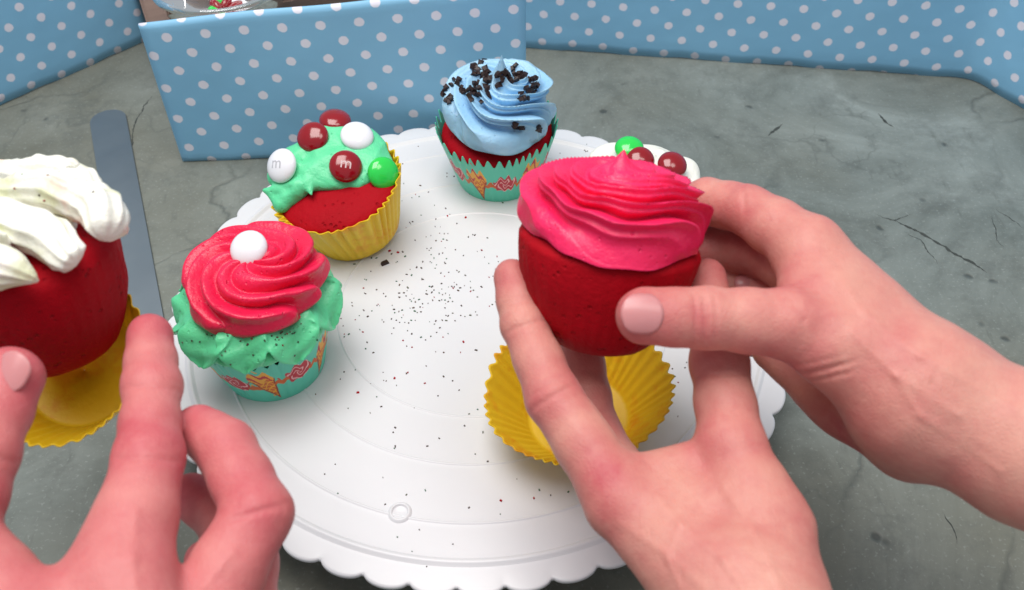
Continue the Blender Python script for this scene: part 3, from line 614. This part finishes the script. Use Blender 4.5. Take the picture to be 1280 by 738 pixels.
for px, py, mt in [(786, 186, m_cgreen), (799, 200, m_cred), (839, 206, m_cred)]:
    p, n = hit(bv, px, py+3)
    if p is None: p = atz(px, py+4, o4[2]+4.9); n = np.array([0, 0, 1.])
    v = -ray(px, py); nn = n+v*.6; nn /= np.linalg.norm(nn); add_candy(t, p+nn*.2, nn, mt, .78, .45)
bits('sprinkles', fr, bv, [(rng.normal(790, 30), rng.normal(200, 9)) for _ in range(10)], (.1, .08, .07), m_spr, True)

# ------------------------------------------------------------------ held cupcake, pink swirl
oA_top = at(762, 300, 34.6); axA = cdir(.12, -.90, -.36); RA = frame(axA, cdir(1, 0, 0)); HA = 4.0; oA = oA_top-axA*HA
t = thing('cupcake', oA, 'unwrapped red cupcake with hot pink swirl held in two hands', 'cupcake')
add_cake(t, oA, RA, 2.35, 3.45, HA, .8, 9, amp=.06, barrel=True)
parts = [rosette(3.42, 4.62, 1.95, 4, 3.4, .38, pw=.62, fine=.3, peak=.8, ph=.1, lo=.2)]
Vv, f = merge(parts); Vv = put(Vv, oA, RA); Vv = Vv+np.stack([snoise(Vv, 1.1, q) for q in (7, 8, 9)], 1)*.09+snoise(Vv, 3.2, 7)[:, None]*.03
child('frosting', Vv, f, m_pink2, t)
def cakeA(P):      # distance to the held cake, for seating the fingertips
    q = (np.asarray(P)-oA)@RA; v = np.clip(q[2]/HA, 0, 1); return np.hypot(q[0], q[1])-(2.3+1.1*v)
# its empty liner on the board
oL = atz(722, 526, ZB)+[0, 0, .3]; RL = frame((-.05, -.08, 1))
t = thing('cupcake_liner', oL, 'empty yellow fluted cupcake liner lying open on the cake board', 'liner')
add_liner(t, oL, RL, rb=2.3, rt=4.05, H=2.5, npl=46, amp=.085, zig=.05, seed=7, per=12, wob=.12)

# ------------------------------------------------------------------ cupcake in the hand at the board's side, cream piping
oC_top = at(30, 314, 33.2); axC = cdir(-.06, -.82, -.56); RC = frame(axC, cdir(1, 0, 0)); HC = 4.3; oC = oC_top-axC*HC
t = thing('cupcake', oC, 'red cupcake with cream piping half peeled from its yellow liner', 'cupcake')
add_cake(t, oC, RC, 2.35, 3.3, HC, 1.0, 11, amp=.06, barrel=True)
lc = at(64, 440, 34.9); axL = cdir(.02, -.30, -.95); RL2 = frame(axL, cdir(1, 0, 0))
add_liner(t, lc-axL*3.0, RL2, rb=2.3, rt=3.5, H=3.1, npl=42, amp=.085, zig=.05, seed=9, per=12, wob=.1)
s = Sdf(oC_top-6.5, oC_top+6.5, .09)
parts = []
def pipe(pts, seed):
    P = np.array([at(x-3, y+12, d) for x, y, d, r in pts]); r = np.array([q[3] for q in pts])*1.0; u = np.arange(len(P)); uu = np.linspace(0, len(P)-1, 70)
    def cr(A):
        out = []
        for x in uu:
            i = min(int(x), len(P)-2); f_ = x-i; p0, p1, p2, p3 = A[max(i-1, 0)], A[i], A[i+1], A[min(i+2, len(P)-1)]
            out.append(.5*(2*p1+(p2-p0)*f_+(2*p0-5*p1+4*p2-p3)*f_**2+(3*p1-p0-3*p2+p3)*f_**3))
        return np.array(out)
    Q = cr(P); rr = cr(r); e = np.linspace(0, 1, 70); rr = rr*np.minimum(1, np.sqrt(np.clip(np.minimum(e, 1-e)*9+.01, 0, 1)))
    parts.append(rope(Q, rr, 9, .10, 1.1, seed=seed, wob=.06, m=54))
pipe([(-42, 238, 35.4, .5), (0, 212, 35.4, .62), (60, 208, 34.7, .66), (102, 218, 34.2, .62), (128, 236, 33.6, .5)], 1)
pipe([(-50, 258, 33.6, .55), (-5, 232, 33.5, .66), (60, 228, 32.8, .7), (112, 240, 32.2, .74), (134, 264, 31.7, .7), (139, 292, 31.4, .45)], 2)
pipe([(-58, 272, 32.2, .55), (-12, 258, 31.8, .62), (45, 276, 31.0, .68), (86, 300, 30.6, .62), (104, 316, 30.5, .4)], 3)
pipe([(-62, 318, 30.6, .5), (-35, 318, 30.0, .72), (2, 322, 29.7, .68), (30, 330, 29.8, .4), (52, 336, 30.0, .1)], 5); pipe([(-60, 295, 30.8, .6), (-20, 288, 30.4, .6), (10, 296, 30.3, .45)], 8)
pipe([(60, 216, 34.3, .5), (78, 206, 34.1, .34), (88, 196, 34.0, .22), (97, 200, 34.0, .1)], 6)
pipe([(5, 214, 35.0, .4), (22, 205, 34.9, .25), (40, 202, 34.9, .12)], 7)
s.ell(oC_top+axC*.8+RC[:, 1]*.5, RC, (2.0, 1.6, .7), .25); s.noise(.04, 2.6, 8); parts.append(s.mesh())
Vv, f = merge(parts); Vv = Vv+np.stack([snoise(Vv, 2.0, q) for q in (1, 2, 3)], 1)*.09+np.stack([snoise(Vv, 5.5, q) for q in (4, 5, 6)], 1)*.03
fr = child('frosting', Vv, f, m_cream, t); bv = bvh_of(fr); ABS[fr.name] = ABS[t.name]
bits('sprinkles', fr, bv, [(rng.normal(50, 40), rng.normal(235, 14)) for _ in range(9)], (.08, .06, .05), m_spr, True)
def cakeC(P):
    q = (np.asarray(P)-oC)@RC; v = np.clip(q[2]/HC, 0, 1); return np.hypot(q[0], q[1])-(2.3+1.1*v)

# ------------------------------------------------------------------ crumbs and sprinkles on the board
def bit_mesh(p, s3):
    bx = np.array([(-1, -1, -1), (1, -1, -1), (1, 1, -1), (-1, 1, -1), (-.8, -.8, 1), (.8, -.8, 1), (.8, .8, 1), (-.8, .8, 1)], float)*rng.uniform(.75, 1.15, (8, 3)); a = rng.uniform(0, 6.28)
    Rz = np.array([(math.cos(a), -math.sin(a), 0), (math.sin(a), math.cos(a), 0), (0, 0, 1)])
    return put(bx*np.array(s3)/2, p+np.array([0, 0, s3[2]*.45]), Rz), [(3, 2, 1, 0), (4, 5, 6, 7), (0, 1, 5, 4), (1, 2, 6, 5), (2, 3, 7, 6), (3, 0, 4, 7)]
allp = []
def scat(n, cx, cy, sx, sy):
    for _ in range(n):
        p = atz(rng.normal(cx, sx), rng.normal(cy, sy), ZB)
        if np.hypot(p[0], p[1]) < 15.0: z = rng.uniform(.45, 1.2); allp.append(bit_mesh(p, (.095*z*rng.uniform(.6, 1.5), .066*z, .045)))
scat(150, 540, 350, 65, 50); scat(70, 520, 380, 40, 30); scat(50, 470, 420, 60, 50); scat(35, 520, 230, 60, 40); scat(28, 500, 560, 100, 60); scat(14, 560, 660, 110, 40); scat(18, 735, 185, 30, 12); scat(12, 845, 490, 12, 40)
Vv, f = merge(allp); o = mesh_obj('sprinkles', Vv, f, m_spr, smooth=False, org=np.array([0, 0, ZB])); tag(o, 'tiny dark sprinkles scattered over the white cake board', 'sprinkles', kind='stuff')
allp = [bit_mesh(atz(rng.normal(cx, 22), rng.normal(cy, 16), ZB), (.12*rng.uniform(.5, 1.4), .09, .07)) for cx, cy in [(640, 600), (440, 505), (470, 330), (560, 260), (600, 420)] for _ in range(2)]
Vv, f = merge(allp); o = mesh_obj('cake_crumbs', Vv, f, m_cake, smooth=False, org=np.array([0, 0, ZB])); tag(o, 'few red cake crumbs fallen on the white cake board', 'crumbs', kind='stuff')
Vv, f = bit_mesh(atz(481, 330, ZB), (.5, .24, .18)); p = atz(481, 330, ZB); tag(mesh_obj('crumb', Vv, f, m_choc, smooth=False, org=p), 'dark chocolate crumb lying on the cake board beside the yellow liner', 'crumb')

# ------------------------------------------------------------------ hands
def hand(name, label, chains, extra, mat, nails, k_f=.28, h=.075, lines=(), creases=(), flush=()):
    """chains: finger joints (px, py, depth, radius); extra: palm, wrist and forearm pieces (a, b, r1, r2, blend)"""
    A = lambda q: at(q[0], q[1], q[2])
    pts = [A(q) for c in chains for q in c]+[A(e[i]) for e in extra for i in (0, 1)]; mx = 2.8
    s = Sdf(np.min(pts, 0)-mx, np.max(pts, 0)+mx, h)
    for a, b, r1, r2, kk in extra: s.cap(A(a), A(b), r1, r2, kk)
    for c in chains:
        for i, (q0, q1) in enumerate(zip(c[:-1], c[1:])):
            a, b = A(q0), A(q1); mid = (a+b)/2; rm = (q0[3]+q1[3])/2*.975
            s.cap(a, mid, q0[3], rm, k_f if i else .5); s.cap(mid, b, rm, q1[3], .25)
    for (q, u, wd, dp, rad) in creases:
        p = A(q); uu = cdir(*u); sl, P = s.win(p-rad-.3, p+rad+.3)
        if sl is None: continue
        x = (P-p)@uu; rr = np.linalg.norm(P-p, axis=-1); s.D[sl] += 1.2*dp*np.exp(-(x/wd)**2)*np.clip(1.4-rr/rad, 0, 1)
    s.noise(.022, 1.6, 3); s.noise(.012, 4.2, 5)
    Vv, f = s.mesh()
    if lines:
        bv = BVHTree.FromPolygons(Vv.tolist(), f.tolist())
        for px, amp, wd in lines:
            pp = [hit(bv, *q)[0] for q in px]; pp = [q for q in pp if q is not None]
            for a_, b_ in zip(pp[:-1], pp[1:]):
                d = cap_d(Vv, a_, b_, 0, 0); Vv = Vv+(-ray(*px[0]))*(amp*np.exp(-(d/wd)**2))[:, None]
    org = np.mean(pts, 0); o = mesh_obj(name, Vv, f, mat, org=org); tag(o, label, 'hand')
    fl = np.zeros(len(Vv))
    for c in chains:
        for i, q in enumerate(c):
            wgt = [.35, .55, .3, .75][min(i, 3)] if i < len(c)-1 else .75
            d = np.linalg.norm(Vv-A(q), axis=1); fl = np.maximum(fl, wgt*np.exp(-((d-q[3])/(.9*q[3]))**2*.9*(d > q[3])))
    for q, rad, wgt in flush: fl = np.maximum(fl, wgt*np.exp(-(np.linalg.norm(Vv-A(q), axis=1)/rad)**2))
    attr(o, 'flush', np.clip(fl*.75, 0, 1))
    for (q, u, nrm, w, l, Rc) in nails:
        c = A(q); u = cdir(*u); n = cdir(*nrm); n = n-u*(n@u); n /= np.linalg.norm(n); sd = np.cross(n, u); G = []
        ns = nt = 13
        for i in range(ns):
            sv = -1+2*i/(ns-1)
            for j in range(nt):
                tv = -1+2*j/(nt-1); kx = (1-abs(sv)**3.2*.55); an = tv*w/2/Rc*kx
                G.append(c+u*(sv*l/2*(1-.12*tv*tv))+sd*Rc*math.sin(an)+n*(Rc*math.cos(an)-Rc-.06*sv*sv))
        nb = child('nail', G, grid_faces(ns, nt, False), m_nail, o); solid(nb, .06)
    return o
# left hand reaching up from below: index along the cake's side, thumb on the other
hand('hand', 'left hand gripping the unwrapped pink cupcake from below', [
    [(772, 620, 31.2, 1.15), (692, 497, 33.0, .97), (656, 408, 34.4, .84), (640, 347, 35.4, .70)],
    [(800, 645, 33.2, 1.1), (741, 535, 36.2, .97), (728, 455, 37.2, .88), (726, 400, 37.4, .75)],
    [(815, 675, 35.0, 1.05), (735, 575, 37.8, .92), (710, 510, 39.2, .82), (700, 465, 39.6, .7)],
    [(835, 700, 36.3, .95), (765, 625, 38.6, .8), (725, 570, 39.8, .7), (705, 530, 40.2, .62)],
    [(960, 670, 29.8, 1.45), (914, 558, 31.4, 1.14), (900, 455, 33.2, .98), (882, 350, 35.2, .76)]],
    [((900, 735, 29.0), (780, 630, 31.4), 1.85, 1.2, .8), ((920, 740, 29.4), (805, 650, 33.0), 1.9, 1.2, .8), ((930, 750, 30.0), (825, 680, 34.6), 1.8, 1.1, .8), ((940, 760, 30.4), (845, 705, 35.8), 1.7, 1.0, .8),
     ((955, 770, 28.6), (955, 665, 29.9), 2.0, 1.45, .8), ((790, 600, 31.6), (900, 575, 31.6), .8, .85, 1.0), ((850, 640, 31.0), (930, 640, 30.4), 1.3, 1.4, .8),
     ((935, 760, 28.7), (985, 960, 25.5), 2.3, 2.35, .8), ((985, 960, 25.5), (1100, 1500, 20.5), 2.35, 2.7, .8)],
    m_skin, [((622, 352, 35.2), (-.25, -.92, .25), (-.97, .1, -.2), .95, 1.0, .6)],
    lines=[([(775, 655), (830, 690), (880, 735)], .035, .16), ([(820, 620), (850, 655), (905, 700), (930, 738)], .05, .13), ([(905, 610), (940, 660), (975, 735)], .045, .14), ([(850, 655), (835, 700), (850, 735)], .03, .11), ([(805, 575), (835, 600)], -.03, .1)],
    creases=[((690, 497, 32.1), (-.5, -.85, .2), .09, .05, .9), ((682, 484, 32.2), (-.5, -.85, .2), .07, .035, .8), ((655, 408, 33.6), (-.3, -.9, .2), .08, .04, .8), ((903, 470, 32.2), (0, -1, .2), .08, .04, .9)],
    flush=[((760, 600, 30.2), 1.6, .9), ((735, 560, 31), 1.2, .6), ((905, 590, 30.4), 1.4, .5), ((850, 700, 29), 2, .3)])
# right hand reaching in from the side: thumb across the front, fingers behind
hand('hand', 'right hand steadying the pink cupcake with its thumb across the red cake', [
    [(1008, 308, 33.6, 1.2), (935, 263, 35.6, .93), (884, 252, 37.0, .88), (848, 262, 37.7, .76)],
    [(1022, 352, 34.6, 1.15), (955, 314, 36.9, .97), (900, 308, 38.0, .88), (860, 318, 37.9, .76)],
    [(1035, 400, 35.2, 1.1), (968, 366, 37.6, .95), (908, 360, 38.5, .86), (866, 368, 38.1, .74)],
    [(1048, 448, 35.4, 1.0), (985, 424, 37.4, .9), (932, 418, 38.4, .8), (890, 415, 38.3, .68)],
    [(1085, 455, 31.2, 1.5), (985, 405, 31.1, 1.16), (882, 398, 30.9, 1.0), (806, 395, 30.75, .93)]],
    [((1150, 490, 31.2), (1015, 320, 33.6), 2.1, 1.25, .8), ((1150, 495, 31.6), (1030, 365, 34.6), 2.1, 1.2, .8), ((1150, 505, 32.0), (1045, 415, 35.2), 2.1, 1.15, .8), ((1150, 520, 32.2), (1058, 460, 35.2), 2.0, 1.1, .8),
     ((1140, 480, 31.0), (1070, 440, 31.2), 2.0, 1.5, .8), ((1010, 335, 33.0), (1005, 395, 31.6), .95, 1.0, .9), ((1040, 380, 32.0), (1060, 430, 31.5), 1.3, 1.4, .8), ((970, 436, 36.8), (1060, 500, 35.0), .95, 1.3, .6), ((1050, 492, 35.0), (1140, 550, 33.0), 1.25, 1.45, .8),
     ((1150, 495, 31.2), (1290, 565, 30.0), 2.3, 2.25, .8), ((1290, 565, 30.0), (1900, 830, 25.5), 2.25, 2.8, .8)],
    m_skin, [((803, 392, 29.80), (-.99, -.03, .04), (.02, -.10, -.99), 1.4, 1.35, 1.0), ((930, 354, 37.2), (-.95, .2, .1), (.1, -.3, -.95), .8, .7, .6)],
    lines=[([(1020, 310), (1080, 390), (1150, 445), (1270, 510)], .04, .15), ([(1065, 415), (1120, 470), (1200, 520)], .04, .13), ([(1120, 470), (1150, 520), (1250, 590)], .03, .12), ([(1010, 470), (1050, 455)], -.04, .08), ([(1015, 482), (1056, 468)], -.04, .08), ([(1180, 430), (1165, 480), (1172, 520)], -.03, .1), ([(985, 372), (1005, 400), (1002, 430)], -.025, .1)],
    creases=[((880, 398, 30.1), (-1, 0, 0), .10, .055, 1.0), ((868, 398, 30.1), (-1, 0, 0), .07, .04, .9), ((893, 398, 30.1), (-1, 0, 0), .07, .035, .9), ((1030, 462, 30.2), (.35, .93, 0), .08, .06, 1.0), ((1033, 474, 30.2), (.4, .9, 0), .07, .05, .9), ((1026, 450, 30.2), (.3, .95, 0), .06, .03, .8), ((930, 245, 35.0), (-1, .1, .3), .08, .04, .8)],
    flush=[((1000, 340, 32.4), 1.4, .6), ((1150, 590, 32.4), 2.2, .5), ((1060, 540, 34), 2.2, .8), ((870, 398, 30), 1.0, .7)])
# right hand of the other person, thumb and index round the peeled cupcake
hand('hand', 'right hand holding the half peeled cream topped cupcake', [
    [(155, 725, 26.2, 1.28), (186, 572, 28.9, 1.02), (190, 484, 30.8, .9), (188, 420, 32.4, .77)],
    [(245, 790, 26.8, 1.25), (322, 642, 28.9, 1.06), (282, 560, 30.5, .92), (248, 536, 31.2, .80)],
    [(295, 830, 28.2, 1.2), (308, 705, 30.6, 1.02), (275, 640, 32.2, .9), (240, 620, 32.6, .78)],
    [(320, 870, 29.6, 1.05), (305, 770, 32.0, .88), (280, 715, 33.2, .78), (255, 700, 33.4, .68)],
    [(30, 800, 25.2, 1.5), (-62, 670, 26.6, 1.18), (-22, 565, 27.8, 1.02), (14, 472, 29.0, .93)]],
    [((190, 980, 23.5), (160, 740, 26.1), 2.1, 1.35, .8), ((215, 980, 23.8), (245, 800, 26.8), 2.1, 1.3, .8), ((235, 985, 24.4), (290, 840, 28.0), 2.0, 1.25, .8), ((250, 990, 25.0), (315, 875, 29.2), 1.9, 1.1, .8),
     ((160, 970, 23.4), (40, 800, 25.2), 2.0, 1.5, .8), ((140, 760, 26.0), (40, 800, 25.4), 1.0, 1.2, .9), ((168, 620, 28.2), (110, 770, 26.0), .85, 1.3, .7), ((200, 985, 23.6), (260, 1500, 18.5), 2.4, 2.6, .8)],
    m_skin2, [((10, 464, 28.1), (.38, -.9, .2), (-.05, -.35, -.94), 1.25, 1.25, .95)],
    lines=[([(170, 640), (165, 700), (170, 737)], .04, .16), ([(290, 690), (250, 737)], .04, .15), ([(150, 560), (220, 556)], -.03, .08), ([(148, 574), (224, 572)], -.035, .08), ([(155, 588), (224, 588)], -.025, .08), ([(300, 620), (355, 640)], -.03, .08), ([(295, 632), (350, 655)], -.03, .08), ([(160, 480), (222, 478)], -.03, .08)],
    creases=[((186, 575, 27.9), (.05, -1, .2), .1, .05, 1.0), ((189, 486, 30), (0, -1, .3), .08, .04, .9), ((322, 640, 27.9), (-.3, -.9, .2), .1, .05, 1.0), ((-22, 565, 27), (.4, -.9, .2), .09, .05, 1.0)],
    flush=[((322, 642, 28), 1.3, .8), ((186, 575, 28), 1.3, .5), ((280, 560, 29.8), 1.0, .6)])
for nme, P, r, fn in [('B thumb', at(806, 395, 30.75), .93, cakeA), ('B index', at(846, 285, 37.6), .74, cakeA), ('B mid', at(860, 352, 37.9), .75, cakeA), ('B ring', at(866, 402, 38.2), .72, cakeA), ('A index', at(640, 347, 35.4), .7, cakeA), ('A DIP', at(656, 408, 34.4), .84, cakeA), ('A mid', at(726, 400, 37.4), .75, cakeA), ('A thumb', at(882, 350, 35.2), .76, cakeA), ('C thumb', at(14, 472, 29), .93, cakeC), ('C index', at(188, 420, 32.4), .77, cakeC)]:
    print('gap', nme, round(fn(P)-r, 2))
